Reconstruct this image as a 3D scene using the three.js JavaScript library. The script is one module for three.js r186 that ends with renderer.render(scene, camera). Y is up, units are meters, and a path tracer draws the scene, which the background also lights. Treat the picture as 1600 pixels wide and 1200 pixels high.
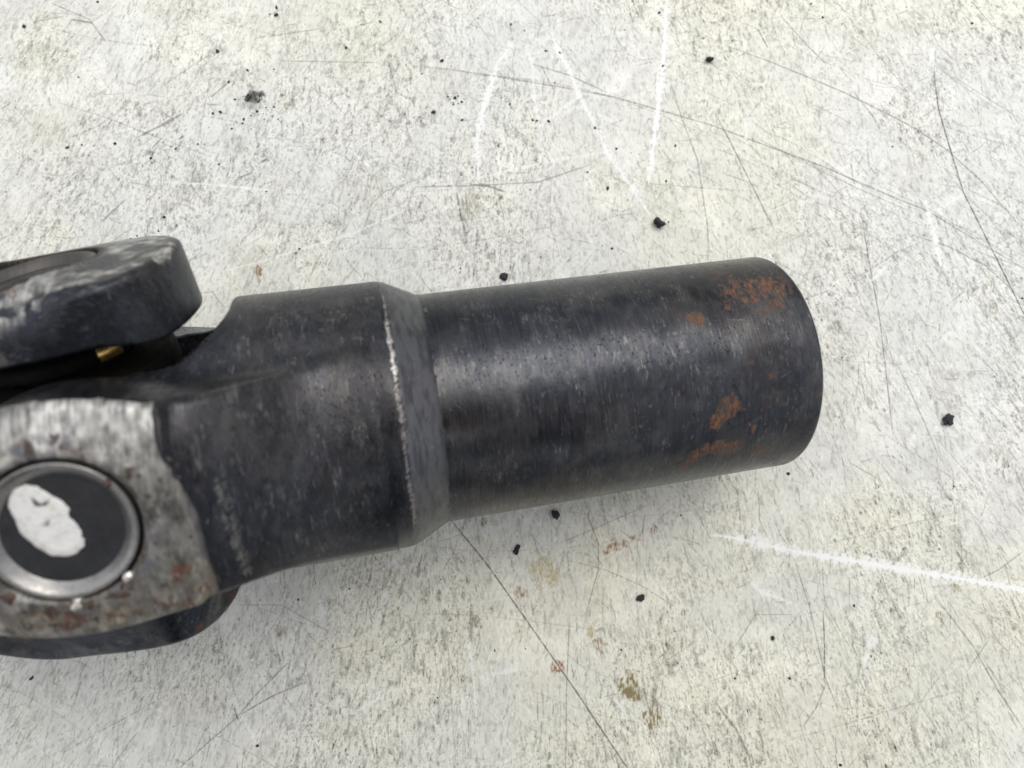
import * as THREE from 'three';
import { mergeVertices } from 'three/addons/utils/BufferGeometryUtils.js';

// ---------------------------------------------------------------- camera, sky, sun, exposure
const MM = 0.001;
const scene = new THREE.Scene();
const camera = new THREE.PerspectiveCamera(55.1, 4 / 3, 0.005, 50);
const PITCH = THREE.MathUtils.degToRad(6), REACH = 0.161;
camera.position.set(0, REACH * Math.cos(PITCH), REACH * Math.sin(PITCH));
camera.lookAt(0, 0, 0);
camera.focus = 0.142;
camera.userData.fStop = 16;

function overcastSky() {                       // an even overcast: three times brighter overhead than at the horizon
  const w = 256, h = 128, data = new Float32Array(w * h * 4);
  for (let j = 0; j < h; j++) {
    const el = ((j + 0.5) / h - 0.5) * Math.PI, s = Math.sin(el);
    const L = s > 0 ? (1 + 2 * s) / 3 : 0.16;
    for (let i = 0; i < w; i++) {
      const k = (j * w + i) * 4;
      data[k] = L * (s > 0 ? 0.985 : 1); data[k + 1] = L * (s > 0 ? 1.0 : 0.98); data[k + 2] = L * (s > 0 ? 1.04 : 0.93); data[k + 3] = 1;
    }
  }
  const t = new THREE.DataTexture(data, w, h, THREE.RGBAFormat, THREE.FloatType);
  t.mapping = THREE.EquirectangularReflectionMapping; t.magFilter = THREE.LinearFilter; t.minFilter = THREE.LinearFilter; t.needsUpdate = true;
  return t;
}
const sky = overcastSky();
scene.background = sky; scene.environment = sky;

const sun = new THREE.DirectionalLight(0xfff8ec, 0.8);
sun.position.set(0.4, 1.1, -0.6);
sun.castShadow = true; sun.shadow.radius = 60; sun.shadow.mapSize.set(2048, 2048);
Object.assign(sun.shadow.camera, { left: -0.3, right: 0.3, top: 0.3, bottom: -0.3, near: 0.05, far: 4 });
scene.add(sun, sun.target);

const renderer = new THREE.WebGLRenderer({ antialias: true });
renderer.setSize(1024, 768);
renderer.toneMapping = THREE.LinearToneMapping;
renderer.toneMappingExposure = 1.46;
renderer.shadowMap.enabled = true;

// ---------------------------------------------------------------- small helpers
let seed = 20240607;
const rnd = () => { seed = (seed + 0x6D2B79F5) | 0; let t = Math.imul(seed ^ (seed >>> 15), 1 | seed); t = (t + Math.imul(t ^ (t >>> 7), 61 | t)) ^ t; return ((t ^ (t >>> 14)) >>> 0) / 4294967296; };
const rr = (a, b) => a + (b - a) * rnd();
const clamp = (x, a = 0, b = 1) => Math.min(b, Math.max(a, x));
const mix = (a, b, t) => a + (b - a) * t;
const smooth = (a, b, x) => { const t = clamp((x - a) / (b - a)); return t * t * (3 - 2 * t); };
const hash = (i, j) => { let h = Math.imul(i, 374761393) + Math.imul(j, 668265263); h = Math.imul(h ^ (h >>> 13), 1274126177); return ((h ^ (h >>> 16)) >>> 0) / 4294967296; };
function noise(x, y) {
  const i = Math.floor(x), j = Math.floor(y); let u = x - i, v = y - j; u = u * u * (3 - 2 * u); v = v * v * (3 - 2 * v);
  const a = hash(i, j), b = hash(i + 1, j), c = hash(i, j + 1), d = hash(i + 1, j + 1);
  return a + (b - a) * u + (c - a) * v + (a - b - c + d) * u * v;
}
const fbm = (x, y, o = 4) => { let s = 0, a = 0.5, n = 0; for (let k = 0; k < o; k++) { s += a * noise(x, y); n += a; a *= 0.5; x = x * 2.03 + 17.3; y = y * 2.03 + 9.1; } return s / n; };
const toSRGB = (c) => Math.round(255 * clamp(c <= 0.0031308 ? 12.92 * c : 1.055 * Math.pow(c, 1 / 2.4) - 0.055));
function finish(m) { m.castShadow = true; m.receiveShadow = true; return m; }
function part(name, geometry, material, parent, label) {
  const m = finish(new THREE.Mesh(geometry, material)); m.name = name; if (label) m.userData.label = label; parent.add(m); return m;
}
function tag(o, label, category, group) { o.userData.label = label; o.userData.category = category; if (group) o.userData.group = group; return o; }

// A painted surface: linear colour, roughness, metalness and height per texel, in millimetres of the real surface.
class Paint {
  constructor(w, h, x0, y0, x1, y1) {
    Object.assign(this, { w, h, x0, y0, x1, y1, sx: w / (x1 - x0), sy: h / (y1 - y0) });
    this.c = new Float32Array(w * h * 3); this.r = new Float32Array(w * h); this.m = new Float32Array(w * h); this.z = new Float32Array(w * h).fill(0.5);
  }
  fill(fn) {
    const o = { c: [0, 0, 0], r: 0.5, m: 0, z: 0.5 };
    for (let j = 0, k = 0; j < this.h; j++) for (let i = 0; i < this.w; i++, k++) {
      fn(this.x0 + (i + 0.5) / this.sx, this.y0 + (j + 0.5) / this.sy, o);
      this.c[3 * k] = o.c[0]; this.c[3 * k + 1] = o.c[1]; this.c[3 * k + 2] = o.c[2]; this.r[k] = o.r; this.m[k] = o.m; this.z[k] = o.z;
    }
  }
  over(k, a, c, r, m, dz) {
    if (a <= 0) return; if (a > 1) a = 1;
    for (let q = 0; q < 3; q++) this.c[3 * k + q] = mix(this.c[3 * k + q], c[q], a);
    if (r !== undefined) this.r[k] = mix(this.r[k], r, a);
    if (m !== undefined) this.m[k] = mix(this.m[k], m, a);
    if (dz) this.z[k] = clamp(this.z[k] + dz * a);
  }
  area(xa, ya, xb, yb, fn) {              // fn(x, y, k) for each texel of a box
    const i0 = Math.max(0, Math.floor((xa - this.x0) * this.sx)), i1 = Math.min(this.w - 1, Math.ceil((xb - this.x0) * this.sx));
    const j0 = Math.max(0, Math.floor((ya - this.y0) * this.sy)), j1 = Math.min(this.h - 1, Math.ceil((yb - this.y0) * this.sy));
    for (let j = j0; j <= j1; j++) for (let i = i0; i <= i1; i++) fn(this.x0 + (i + 0.5) / this.sx, this.y0 + (j + 0.5) / this.sy, j * this.w + i);
  }
  stroke(pts, width, alpha, st) {         // a scratch along a polyline; st = { c, r, m, dz, rag, gap }
    const yk = st.yk ?? 1;                // millimetres per unit of y
    const px = 1 / this.sx, hw = Math.max(width / 2, px * 0.35), fade = Math.min(1, width / (px * 0.7)), id = Math.floor(rnd() * 9999);
    let run = 0, total = 0;
    for (let q = 1; q < pts.length; q++) total += Math.hypot(pts[q][0] - pts[q - 1][0], (pts[q][1] - pts[q - 1][1]) * yk);
    for (let q = 1; q < pts.length; q++) {
      const [ax, ay] = pts[q - 1], [bx, by] = pts[q], dx = bx - ax, dy = (by - ay) * yk, L = Math.hypot(dx, dy) || 1e-6, pad = hw * 2 + px * 2;
      this.area(Math.min(ax, bx) - pad, Math.min(ay, by) - pad / yk, Math.max(ax, bx) + pad, Math.max(ay, by) + pad / yk, (x, y, k) => {
        const ex = x - ax, ey = (y - ay) * yk; let s = (ex * dx + ey * dy) / (L * L); if ((s < 0 && q > 1) || (s > 1 && q < pts.length - 1)) { if (s < -0.02 || s > 1.02) return; } s = clamp(s);
        const along = run + s * L, end = Math.min(1, 6 * Math.min(along, total - along) / total + 0.25);
        const wob = 1 + (st.rag ?? 0.5) * (noise(along * 2.1 + id, id) - 0.5) * 2;
        const d = Math.hypot(ex - dx * s, ey - dy * s), h = hw * wob * end;
        let a = alpha * fade * (1 - smooth(h - px * 0.7, h + px * 0.9, d)); if (a <= 0.004) return;
        if (st.gap) a *= smooth(st.gap - 0.15, st.gap + 0.15, noise(along * 1.7 + id * 3, x * 3 + y * 2));
        this.over(k, a, st.c, st.r, st.m, st.dz);
      });
      run += L;
    }
  }
  blob(x, y, rad, alpha, st, yk = 1) {
    const id = rnd() * 500, st2 = st.stretch ?? 1;
    this.area(x - rad * 2, y - rad * 2 * st2 / yk, x + rad * 2, y + rad * 2 * st2 / yk, (px, py, k) => {
      const ex = px - x, ey = (py - y) * yk, d = Math.hypot(ex, ey / st2) / rad;
      const e = d + 0.9 * (fbm(px * 1.1 / rad + id, py * yk * 1.1 / rad + id, 4) - 0.5) * 2;
      let a = alpha * (1 - smooth(0.55, 1.05, e)); if (a < 0.004) return;
      if (st.grain) a *= 0.25 + 1.1 * smooth(0.35, 0.7, noise(px * 5.1 + id, py * yk * st.grain));
      this.over(k, a, st.c, st.r, st.m, st.dz);
    });
  }
  textures(wrap = THREE.MirroredRepeatWrapping) {
    const { w, h } = this, col = new Uint8Array(w * h * 4), orm = new Uint8Array(w * h * 4), hgt = new Uint8Array(w * h * 4);
    for (let k = 0; k < w * h; k++) {
      for (let q = 0; q < 3; q++) { col[4 * k + q] = toSRGB(this.c[3 * k + q]); hgt[4 * k + q] = 255 * clamp(this.z[k]); }
      orm[4 * k] = 255; orm[4 * k + 1] = 255 * clamp(this.r[k]); orm[4 * k + 2] = 255 * clamp(this.m[k]);
      col[4 * k + 3] = orm[4 * k + 3] = hgt[4 * k + 3] = 255;
    }
    const mk = (d, srgb) => { const t = new THREE.DataTexture(d, w, h, THREE.RGBAFormat); t.magFilter = THREE.LinearFilter; t.minFilter = THREE.LinearMipmapLinearFilter; t.generateMipmaps = true; t.wrapS = t.wrapT = wrap; if (srgb) t.colorSpace = THREE.SRGBColorSpace; t.needsUpdate = true; return t; };
    this.c = this.r = this.m = this.z = null;
    return { map: mk(col, true), orm: mk(orm), bump: mk(hgt) };
  }
}
const GOUGES=[[0.85,1,[[35.7,-89.4],[35.4,-83.1],[34.6,-73.8],[33.2,-63.0],[32.0,-53.9],[30.7,-44.9]]],[0.85,0.9,[[0.7,-79.7],[-2.9,-74.5],[-5.1,-67.6],[-7.0,-60.7],[-8.0,-55.4],[-7.5,-46.4]]],[0.71,0.9,[[9.1,-81.5],[10.3,-77.6],[13.2,-72.2],[15.3,-66.1],[18.2,-60.7],[21.7,-52.4],[26.7,-44.9],[31.3,-37.5]]],[0.57,0.55,[[2.9,-79.2],[4.7,-73.8],[5.1,-66.1],[6.1,-60.0],[6.7,-54.7],[7.2,-52.4]]],[0.35,0.55,[[-8.7,-46.4],[0.0,-48.6],[11.6,-51.2],[20.3,-52.7]]],[1.21,1,[[42.8,32.4],[47.9,33.1],[54.7,34.7],[62.9,36.4],[72.4,37.9],[84.6,39.8],[95.4,41.6],[108.8,43.9],[122.2,46.2]]],[0.57,0.7,[[51.4,31.0],[54.1,33.7]]],[0.57,0.6,[[50.4,41.8],[53.0,44.4],[59.7,46.8]]],[0.57,0.7,[[53.1,-60.0],[53.0,-53.2]]],[0.85,0.8,[[92.8,-41.9],[94.2,-34.5],[95.4,-26.5]]],[0.57,0.5,[[94.0,-38.7],[101.4,-42.7]]],[0.28,0.8,[[-78.6,-45.7],[-67.7,-45.2],[-53.3,-43.7]]],[0.28,0.7,[[-36.9,-53.5],[-31.8,-49.1]]],[0.71,0.6,[[-67.4,56.9],[-71.1,63.4],[-73.6,68.6],[-75.8,77.5]]],[0.57,0.6,[[-59.8,62.1],[-56.8,69.2],[-54.0,73.7],[-52.6,76.3]]],[0.99,0.8,[[-40.8,45.8],[-40.2,49.7]]],[0.57,0.7,[[-26.5,43.5],[-29.7,54.3]]],[0.85,0.7,[[-20.5,34.4],[-27.3,39.8]]],[0.71,0.6,[[-32.1,68.6],[-26.8,65.4]]],[0.28,0.8,[[-9.5,52.4],[-8.1,62.1],[-7.3,71.2]]],[0.57,0.7,[[21.4,66.0],[24.1,69.9]]],[0.71,0.5,[[-7.4,62.1],[1.3,60.2]]],[0.71,0.5,[[-5.5,31.7],[-1.4,30.4]]],[0.85,0.5,[[2.7,30.4],[5.5,26.3]]],[0.28,0.6,[[-52.8,-28.7],[-37.2,-33.1],[-23.0,-39.7]]],[0.28,0.5,[[-65.4,-25.0],[-54.2,-27.9],[-34.4,-34.5]]],[0.85,0.7,[[79.8,-22.9],[83.3,-26.5]]],[1.14,0.45,[[74.9,55.6],[76.3,53.7],[74.0,60.2]]],[0.43,0.9,[[96.1,-74.5],[96.6,-77.6],[96.9,-72.2]]],[0.71,0.8,[[71.1,-39.7],[71.7,-37.2]]],[0.43,0.5,[[-23.6,-80.0],[-16.2,-83.1]]],[0.43,0.4,[[23.3,-60.0],[14.6,-63.8],[11.6,-61.8]]],[0.57,0.4,[[5.8,-58.4],[15.3,-66.1]]],[0.43,0.6,[[-14.4,-47.2],[-11.5,-41.9]]],[0.35,0.7,[[-7.2,-41.9],[-1.4,-36.0]]]];
const SCRATCHES=[[0.28,0.85,[[97.2,-76.9],[96.6,-70.7],[97.1,-63.0],[98.9,-54.7],[101.5,-43.4],[105.8,-33.1],[109.5,-24.3],[113.1,-15.6],[117.9,-4.2]]],[0.21,0.6,[[46.6,-61.2],[50.7,-52.4],[54.7,-43.4],[58.7,-34.5]]],[0.21,0.55,[[49.3,-78.1],[58.7,-74.5],[67.4,-70.7],[76.0,-66.8],[85.9,-61.5],[91.5,-58.4],[98.5,-53.2],[105.3,-46.4],[114.5,-34.5]]],[0.31,0.45,[[-23.5,-73.4],[-14.7,-72.5],[-1.5,-70.4],[11.7,-68.1],[23.4,-65.8],[33.5,-62.7],[45.1,-59.2],[56.5,-54.7],[70.8,-49.1],[86.3,-41.9],[93.3,-39.0],[105.7,-30.9],[113.9,-25.8]]],[0.23,0.45,[[4.4,-73.8],[13.2,-71.0],[21.9,-66.8]]],[0.18,0.5,[[35.9,-70.7],[38.6,-60.7],[41.9,-50.9],[43.7,-36.0],[43.9,-28.7]]],[0.31,0.6,[[-15.1,27.0],[-5.5,38.4],[4.1,51.7],[13.4,64.7],[21.3,76.3],[26.5,83.9]]],[0.21,0.5,[[16.1,25.6],[16.5,29.0],[18.5,34.4],[18.4,39.8],[15.6,49.1]]],[0.17,0.55,[[12.2,49.1],[11.4,64.7],[11.3,72.4],[11.1,80.1]]],[0.57,0.4,[[42.8,67.3],[46.7,72.4],[49.2,77.5],[49.9,81.3]]],[0.21,0.5,[[89.7,45.1],[97.2,55.6],[101.9,64.7],[106.7,72.4]]],[0.23,0.65,[[65.9,48.4],[65.9,55.6],[65.5,62.8]]],[0.18,0.5,[[60.1,37.1],[63.1,47.7],[65.8,62.1],[68.2,68.6]]],[0.28,0.4,[[65.8,63.4],[63.6,68.0],[60.7,71.8]]],[0.26,0.5,[[-57.5,70.1],[-63.9,75.6],[-69.0,80.1]]],[0.23,0.5,[[-57.5,70.1],[-53.6,65.4],[-47.1,58.9]]],[0.28,0.5,[[-56.7,69.4],[-49.6,65.4],[-43.0,62.8]]],[0.43,0.8,[[-58.1,68.0],[-57.2,70.4]]],[0.28,0.45,[[-21.6,-44.6],[-7.9,-44.9],[5.8,-45.7],[18.8,-50.1]]],[0.64,0.5,[[-9.4,-45.2],[-5.8,-44.9],[-1.4,-43.4]]],[0.43,0.55,[[-12.5,-43.4],[-11.5,-38.2],[-10.4,-33.8]]],[0.28,0.5,[[-10.4,-43.4],[-9.9,-38.2]]],[0.2,0.55,[[78.2,-39.0],[79.7,-25.8],[81.2,-14.2],[82.0,-1.4],[82.7,11.2]]],[0.18,0.5,[[84.3,-4.9],[88.6,5.6],[92.8,16.7]]],[0.23,0.45,[[88.7,-33.8],[97.1,-30.9],[105.4,-26.5],[113.3,-18.5]]],[0.2,0.4,[[75.3,-22.9],[85.6,-29.4],[91.5,-31.9]]],[0.2,0.55,[[-106.6,-88.6],[-97.5,-84.6],[-93.5,-79.2]]],[0.23,0.5,[[-110.0,-84.0],[-103.4,-85.4]]],[0.28,0.6,[[-101.9,-84.6],[-96.7,-83.7]]],[0.57,0.5,[[-85.3,-56.0],[-79.9,-58.9],[-75.0,-61.8]]],[0.21,0.7,[[-68.6,-65.8],[-64.7,-69.4]]],[0.14,0.45,[[-80.4,-68.1],[-68.3,-76.9]]],[0.17,0.5,[[-58.9,-80.0],[-44.2,-82.3]]],[0.14,0.4,[[-103.6,-64.5],[-91.7,-60.7],[-85.0,-58.0],[-68.0,-51.6]]],[0.43,0.45,[[-92.0,-36.3],[-87.0,-41.6]]],[0.43,0.5,[[-61.7,-46.7],[-58.5,-47.9]]],[0.43,0.5,[[-56.8,-50.3],[-55.0,-51.3]]],[0.17,0.45,[[-53.1,-74.5],[-30.8,-74.1]]],[0.21,0.6,[[-81.6,-53.5],[-79.2,-56.2]]],[0.16,0.35,[[-67.7,-80.0],[-69.4,-67.6],[-71.3,-54.7]]],[0.16,0.5,[[59.8,-84.6],[61.1,-80.0]]],[0.23,0.6,[[56.6,-82.3],[58.8,-77.6]]],[0.2,0.55,[[62.1,-85.4],[67.7,-78.4],[71.9,-73.8]]],[0.17,0.5,[[106.6,-88.6],[110.7,-83.1],[116.4,-80.3]]],[0.17,0.4,[[55.1,-56.2],[63.7,-51.6],[76.4,-44.9],[89.0,-39.0]]],[0.16,0.5,[[78.1,-66.8],[82.9,-60.0]]],[0.2,0.5,[[80.5,-55.4],[80.5,-49.7],[82.2,-47.2]]],[0.17,0.2,[[58.0,-17.1],[62.3,-18.5],[70.8,-49.1]]],[0.17,0.35,[[101.0,-70.7],[116.4,-60.0]]],[0.17,0.4,[[95.5,60.8],[100.6,54.3]]],[0.2,0.25,[[67.1,34.4],[96.2,27.6]]],[0.18,0.35,[[47.2,55.6],[51.5,49.1],[59.6,49.1]]],[0.21,0.4,[[109.4,35.8],[103.7,39.8],[99.4,41.8]]],[0.18,0.4,[[96.0,31.7],[96.0,41.8]]],[0.18,0.35,[[28.9,26.3],[16.5,31.7],[9.6,34.4]]],[0.18,0.3,[[39.2,54.3],[26.9,62.1]]],[0.17,0.35,[[-57.7,47.1],[-48.9,47.1],[-39.2,52.4]]],[0.21,0.4,[[-37.8,56.3],[-33.1,55.4]]],[0.17,0.5,[[-31.1,50.4],[-30.6,46.4],[-29.5,51.0]]],[0.16,0.35,[[-13.5,55.6],[-12.7,67.3],[-11.7,78.8]]],[0.17,0.3,[[-26.9,58.2],[-21.6,54.3],[-19.0,49.1]]],[0.17,0.3,[[-53.2,-87.0],[-52.1,-80.0],[-51.0,-72.2]]],[0.17,0.3,[[-34.4,-37.5],[-28.8,-43.4],[-17.3,-47.9]]],[0.18,0.3,[[-31.0,-86.2],[-35.3,-80.0]]]];
const STAINS=[["rust",22.2,35.0,1.2,0.6],["rust",24.2,34.2,0.9,0.6],["rust",25.6,33.2,0.7,0.5],["rust",21.6,33.4,0.6,0.4],["rust",20.5,35.5,0.99,0.6],["rust",30.5,31.2,0.99,0.5],["yellow",6.5,39.5,3.12,0.5],["yellow",8.9,41.8,2.27,0.5],["rust",2.0,44.4,1.56,0.5],["yellow",16.9,52.4,1.42,0.5],["rust",18.1,55.0,1.42,0.5],["olive",24.2,63.7,2.27,0.75],["olive",25.7,65.4,1.56,0.7],["olive",29.4,69.9,1.99,0.7],["olive",29.9,67.3,0.99,0.6],["rust",9.7,59.8,1.42,0.6],["brown",-6.3,29.3,1.99,0.6],["rust",-56.6,-25.0,1.42,0.6],["olive",-51.0,-63.8,0.99,0.6],["grey",-62.6,-54.2,3.69,0.35],["grey",-72.1,-46.4,3.12,0.35],["grey",-72.7,-43.4,2.56,0.3],["brown",70.9,-13.1,2.27,0.35],["olive",105.7,-21.4,2.27,0.35],["olive",106.4,-17.1,1.7,0.35],["olive",-9.6,-40.2,3.41,0.3],["brown",-7.9,50.4,1.28,0.4],["brown",-15.1,28.7,1.14,0.5],["rust",13.8,24.2,1.28,0.5],["black",-59.4,-66.1,1.85,0.85],["black",-58.4,-65.1,1.42,0.7],["black",-57.3,-66.5,0.85,0.7],["grey",-59.1,-64.8,3.12,0.4],["olive",94.5,43.8,1.14,0.5],["olive",-48.7,52.4,1.42,0.35],["brown",-49.2,53.3,0.71,0.6],["grey",-32.2,-35.3,1.99,0.3],["olive",-34.6,-44.9,5.68,0.13],["olive",95.1,1.4,4.26,0.15],["yellow",-59.8,-27.2,5.68,0.12],["olive",90.8,49.7,1.28,0.5],["olive",69.6,38.4,1.7,0.2],["brown",-46.0,71.8,0.85,0.3],["brown",-74.6,-69.1,0.71,0.3],["olive",-110.1,-75.3,5.68,0.12],["yellow",17.7,38.4,8.52,0.1],["olive",-14.6,-70.7,5.68,0.12]];
const CRUMBS=[[94.7,7.7,3.12],[9.2,28.1,2.27],[1.0,35.6,2.13],[27.2,45.5,1.99],[32.7,-35.9,2.7],[45.2,-74.5,2.27],[-1.8,-23.9,1.85],[55.0,53.9,1.28],[-52.9,75.6,1.28],[-100.8,62.1,1.28],[-112.4,-82.8,1.14],[-67.6,-76.7,1.14],[-54.4,-87.5,1.14],[-54.5,-85.6,1.28],[-89.9,-54.7,0.99],[-100.7,-53.8,0.99],[-66.3,-62.2,0.99],[-77.9,-37.6,0.85],[-17.8,-62.2,1.42],[-16.1,-74.5,0.99],[-11.3,-60.3,0.85],[8.3,-60.0,0.99],[21.5,-44.3,1.14],[7.8,-76.9,0.71],[11.0,-76.5,0.85],[23.6,-53.5,0.85],[18.9,-58.4,0.85],[59.7,19.5,0.99],[-68.0,-61.9,0.85],[-64.7,-69.4,0.85],[106.1,-83.6,0.85],[71.7,-85.1,0.71],[46.8,62.1,0.71],[72.5,47.3,0.85],[58.2,62.1,0.71],[34.0,-86.2,0.85],[-60.5,-72.2,0.85],[-30.4,-84.0,0.71],[-38.1,-77.6,0.85],[-76.1,-53.6,0.71],[-97.4,-54.4,0.71],[95.2,22.2,0.57],[2.9,-81.8,0.71]];
const RUST=[[[-11.7,-50.6],[-9.4,-39.5],[-4.0,-42.2],[-1.8,-35.6],[-5.0,-20.2],[-9.1,-18.1],[-11.4,-26.6],[-14.9,-22.3]],[[-22.5,-19.9],[-20.3,-24.5],[-18.8,-18.4],[-20.8,-15.8]],[[-20.8,33.3],[-19.4,22.2],[-16.7,16.5],[-15.3,24.9],[-14.1,27.7],[-17.3,28.2],[-18.7,34.3]],[[-24.7,56.0],[-22.3,44.5],[-17.9,42.2],[-14.8,44.8],[-14.9,52.8],[-20.8,49.8],[-22.5,57.8]],[[-13.7,34.0],[-12.2,36.5],[-12.6,41.2]],[[-10.3,9.9],[-9.0,11.9],[-9.8,13.7]],[[-12.3,50.7],[-10.2,49.7],[-10.1,56.3]],[[-13.8,-52.3],[-11.0,-54.5],[-13.1,-49.3]]];

// ---------------------------------------------------------------- the scratched pale bench sheet
// Positions in millimetres on the bench: x to the right end of the shaft, z towards the person at the bench.
const BX0 = -130, BX1 = 130, BZ0 = -100, BZ1 = 95;
const STAIN = {
  rust: { c: [0.24, 0.10, 0.035], r: 0.8, grain: 1.6 }, yellow: { c: [0.42, 0.34, 0.15], r: 0.6, grain: 1.6 }, olive: { c: [0.22, 0.18, 0.08], r: 0.6, grain: 1.4 },
  brown: { c: [0.16, 0.12, 0.08], r: 0.7, grain: 1.6 }, grey: { c: [0.24, 0.235, 0.21], r: 0.6, grain: 1.2 }, black: { c: [0.02, 0.02, 0.022], r: 0.8 },
};
function benchMaterial() {
  const p = new Paint(2048, 1536, BX0, BZ0, BX1, BZ1);
  p.fill((x, z, o) => {
    const jit = noise(x * 0.16 + 5, z * 0.16) + 0.6 * noise(x * 0.9 + 15, z * 0.9) - 0.8, q = Math.round((-0.42 * x / 110 + 0.5 * jit) / 0.16), lean = q * 0.16;   // the rubbing changes direction over the sheet
    const ca = Math.cos(lean), sa = Math.sin(lean), u = x * ca + z * sa + q * 37.7, v = (-x * sa + z * ca) * (z < -30 ? 1.25 : 1) + q * 11.3;
    const wx = x + 2.5 * (noise(x * 0.3, z * 0.3) - 0.5), wz = z + 2.5 * (noise(x * 0.3 + 50, z * 0.3) - 0.5);
    const big = fbm(wx * 0.02, wz * 0.02, 4), mid = fbm(wx * 0.065 + 40, wz * 0.065, 5), cloud = fbm(wx * 0.4 + 7, wz * 0.4 + 70, 3);
    const f1 = noise(u * 4.2, v * 1.5), f2 = noise(u * 6.5 + 31, v * 2.6 + 11), f3 = noise(x * 3.4 + 91, z * 3.4), f4 = noise(u * 2.2 + 7, v * 0.8 + 3);
    const patch = smooth(0.36, 0.64, mid);
    const f5 = fbm(u * 1.3 + 60, v * 0.35 + 9, 3), f6 = noise(u * 8.5 + 5, v * 1.1 + 44);
    const dark = 0.75 * smooth(0.56, 0.9, f1 * 0.4 + f2 * 0.3 + f6 * 0.3) * (0.2 + 0.9 * patch) + 0.40 * smooth(0.72, 0.95, f3) * patch + 0.45 * smooth(0.52, 0.8, f5) * (0.2 + 0.8 * patch) + 0.25 * smooth(0.55, 0.9, f4);
    const pale = smooth(0.62, 0.9, noise(u * 4.4 + 70, v * 1.7 + 20)) * 0.55 + smooth(0.6, 0.72, fbm(wx * 0.09 + 9, wz * 0.09 + 33, 3)) * 0.4;
    let L = 0.695 + 0.14 * (cloud - 0.5) + 0.12 * (mid - 0.5) - 0.57 * Math.min(dark, 1.2) + 0.17 * pale;
    const warm = clamp(0.32 + 2.2 * (big - 0.48) + 0.8 * (mid - 0.5));          // yellowed film in patches
    o.c[0] = L * mix(0.98, 0.993, warm); o.c[1] = L * mix(0.987, 0.984, warm); o.c[2] = L * mix(0.94, 0.825, warm);
    o.r = 0.46 + 0.22 * dark - 0.1 * (cloud - 0.5); o.m = 0; o.z = 0.5 + 0.16 * (f1 - 0.5) + 0.12 * (f3 - 0.5) - 0.15 * dark;
  });
  const thin = (c, dz) => ({ c, r: 0.6, dz, rag: 0.7, gap: 0.3 });
  for (let k = 0; k < 15000; k++) {                                              // hairline scuffs
    const x = rr(BX0, BX1), z = rr(BZ0, BZ1), low = smooth(-40, 30, z);
    const a = rnd() < mix(0.35, 0.85, low) ? Math.PI / 2 + 0.42 * -x / 110 + rr(-0.35, 0.35) : rr(0, Math.PI), L = 0.4 + 3.6 * Math.pow(rnd(), 2.5), bend = rr(-0.3, 0.3);
    const p1 = [x + Math.cos(a) * L, z + Math.sin(a) * L], p2 = [p1[0] + Math.cos(a + bend) * L * 0.8, p1[1] + Math.sin(a + bend) * L * 0.8];
    const pale = rnd() < 0.22;
    p.stroke([[x, z], p1, p2], rr(0.06, 0.14), rr(0.25, 0.8), thin(pale ? [0.84, 0.84, 0.82] : [0.13, 0.12, 0.095], pale ? 0.05 : -0.1));
  }
  for (let k = 0; k < 330; k++) {                                                // long fine ones
    let x = rr(BX0, BX1), z = rr(BZ0, BZ1), a = x > 30 && z < 20 ? rr(0.25, 1.0) : rr(0, Math.PI); const pts = [[x, z]], n = 3 + Math.floor(rnd() * 4), L = rr(4, 10), b = rr(-0.12, 0.12);
    for (let q = 0; q < n; q++) { x += Math.cos(a) * L; z += Math.sin(a) * L; a += b + rr(-0.05, 0.05); pts.push([x, z]); }
    const pale = rnd() < 0.25;
    p.stroke(pts, rr(0.09, 0.18), rr(0.25, 0.65), thin(pale ? [0.8, 0.8, 0.79] : [0.18, 0.17, 0.14], -0.1));
  }
  for (let k = 0; k < 4200; k++) {                                              // specks ground into the face
    const x = rr(BX0, BX1), z = rnd() < 0.6 ? rr(BZ0, -15) : rr(BZ0, BZ1), q = fbm(x * 0.05 + 60, z * 0.05, 3); if (q < 0.42) continue;
    p.blob(x, z, 0.05 + 0.15 * Math.pow(rnd(), 3), rr(0.35, 0.9), { c: [0.07, 0.068, 0.06], r: 0.7, stretch: rr(0.8, 1.8) });
  }
  for (const [k, x, z, r, a] of STAINS) { const s = STAIN[k]; p.blob(x, z, r, Math.min(1, a * 1.15), s); for (let q = 0; q < 5; q++) p.blob(x + rr(-1.6, 1.6) * r, z + rr(-1.6, 1.6) * r, r * rr(0.15, 0.4), a * rr(0.2, 0.7), s); }
  for (const [w, a, pts] of SCRATCHES) {
    p.stroke(pts, w * 0.85, Math.min(1, a * 1.5), { c: [0.11, 0.105, 0.09], r: 0.7, dz: -0.35, rag: 0.5, gap: 0.12 });
    if (w > 0.18) p.stroke(pts.map(([x, z]) => [x + 0.22, z - 0.1]), w * 0.8, a * 0.35, { c: [0.78, 0.78, 0.76], dz: 0.1, rag: 0.8, gap: 0.4 });
  }
  for (const [w, a, pts] of GOUGES) {
    p.stroke(pts, w * 1.5, a * 0.75, { c: [0.83, 0.84, 0.83], r: 0.6, dz: -0.1, rag: 0.9, gap: 0.38 });
    p.stroke(pts, w * 0.7, a > 0.95 ? a * 0.92 : a * 0.75, { c: [0.83, 0.84, 0.84], r: 0.6, dz: -0.2, rag: 0.7, gap: a > 0.95 ? 0 : 0.3 });
  }
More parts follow.
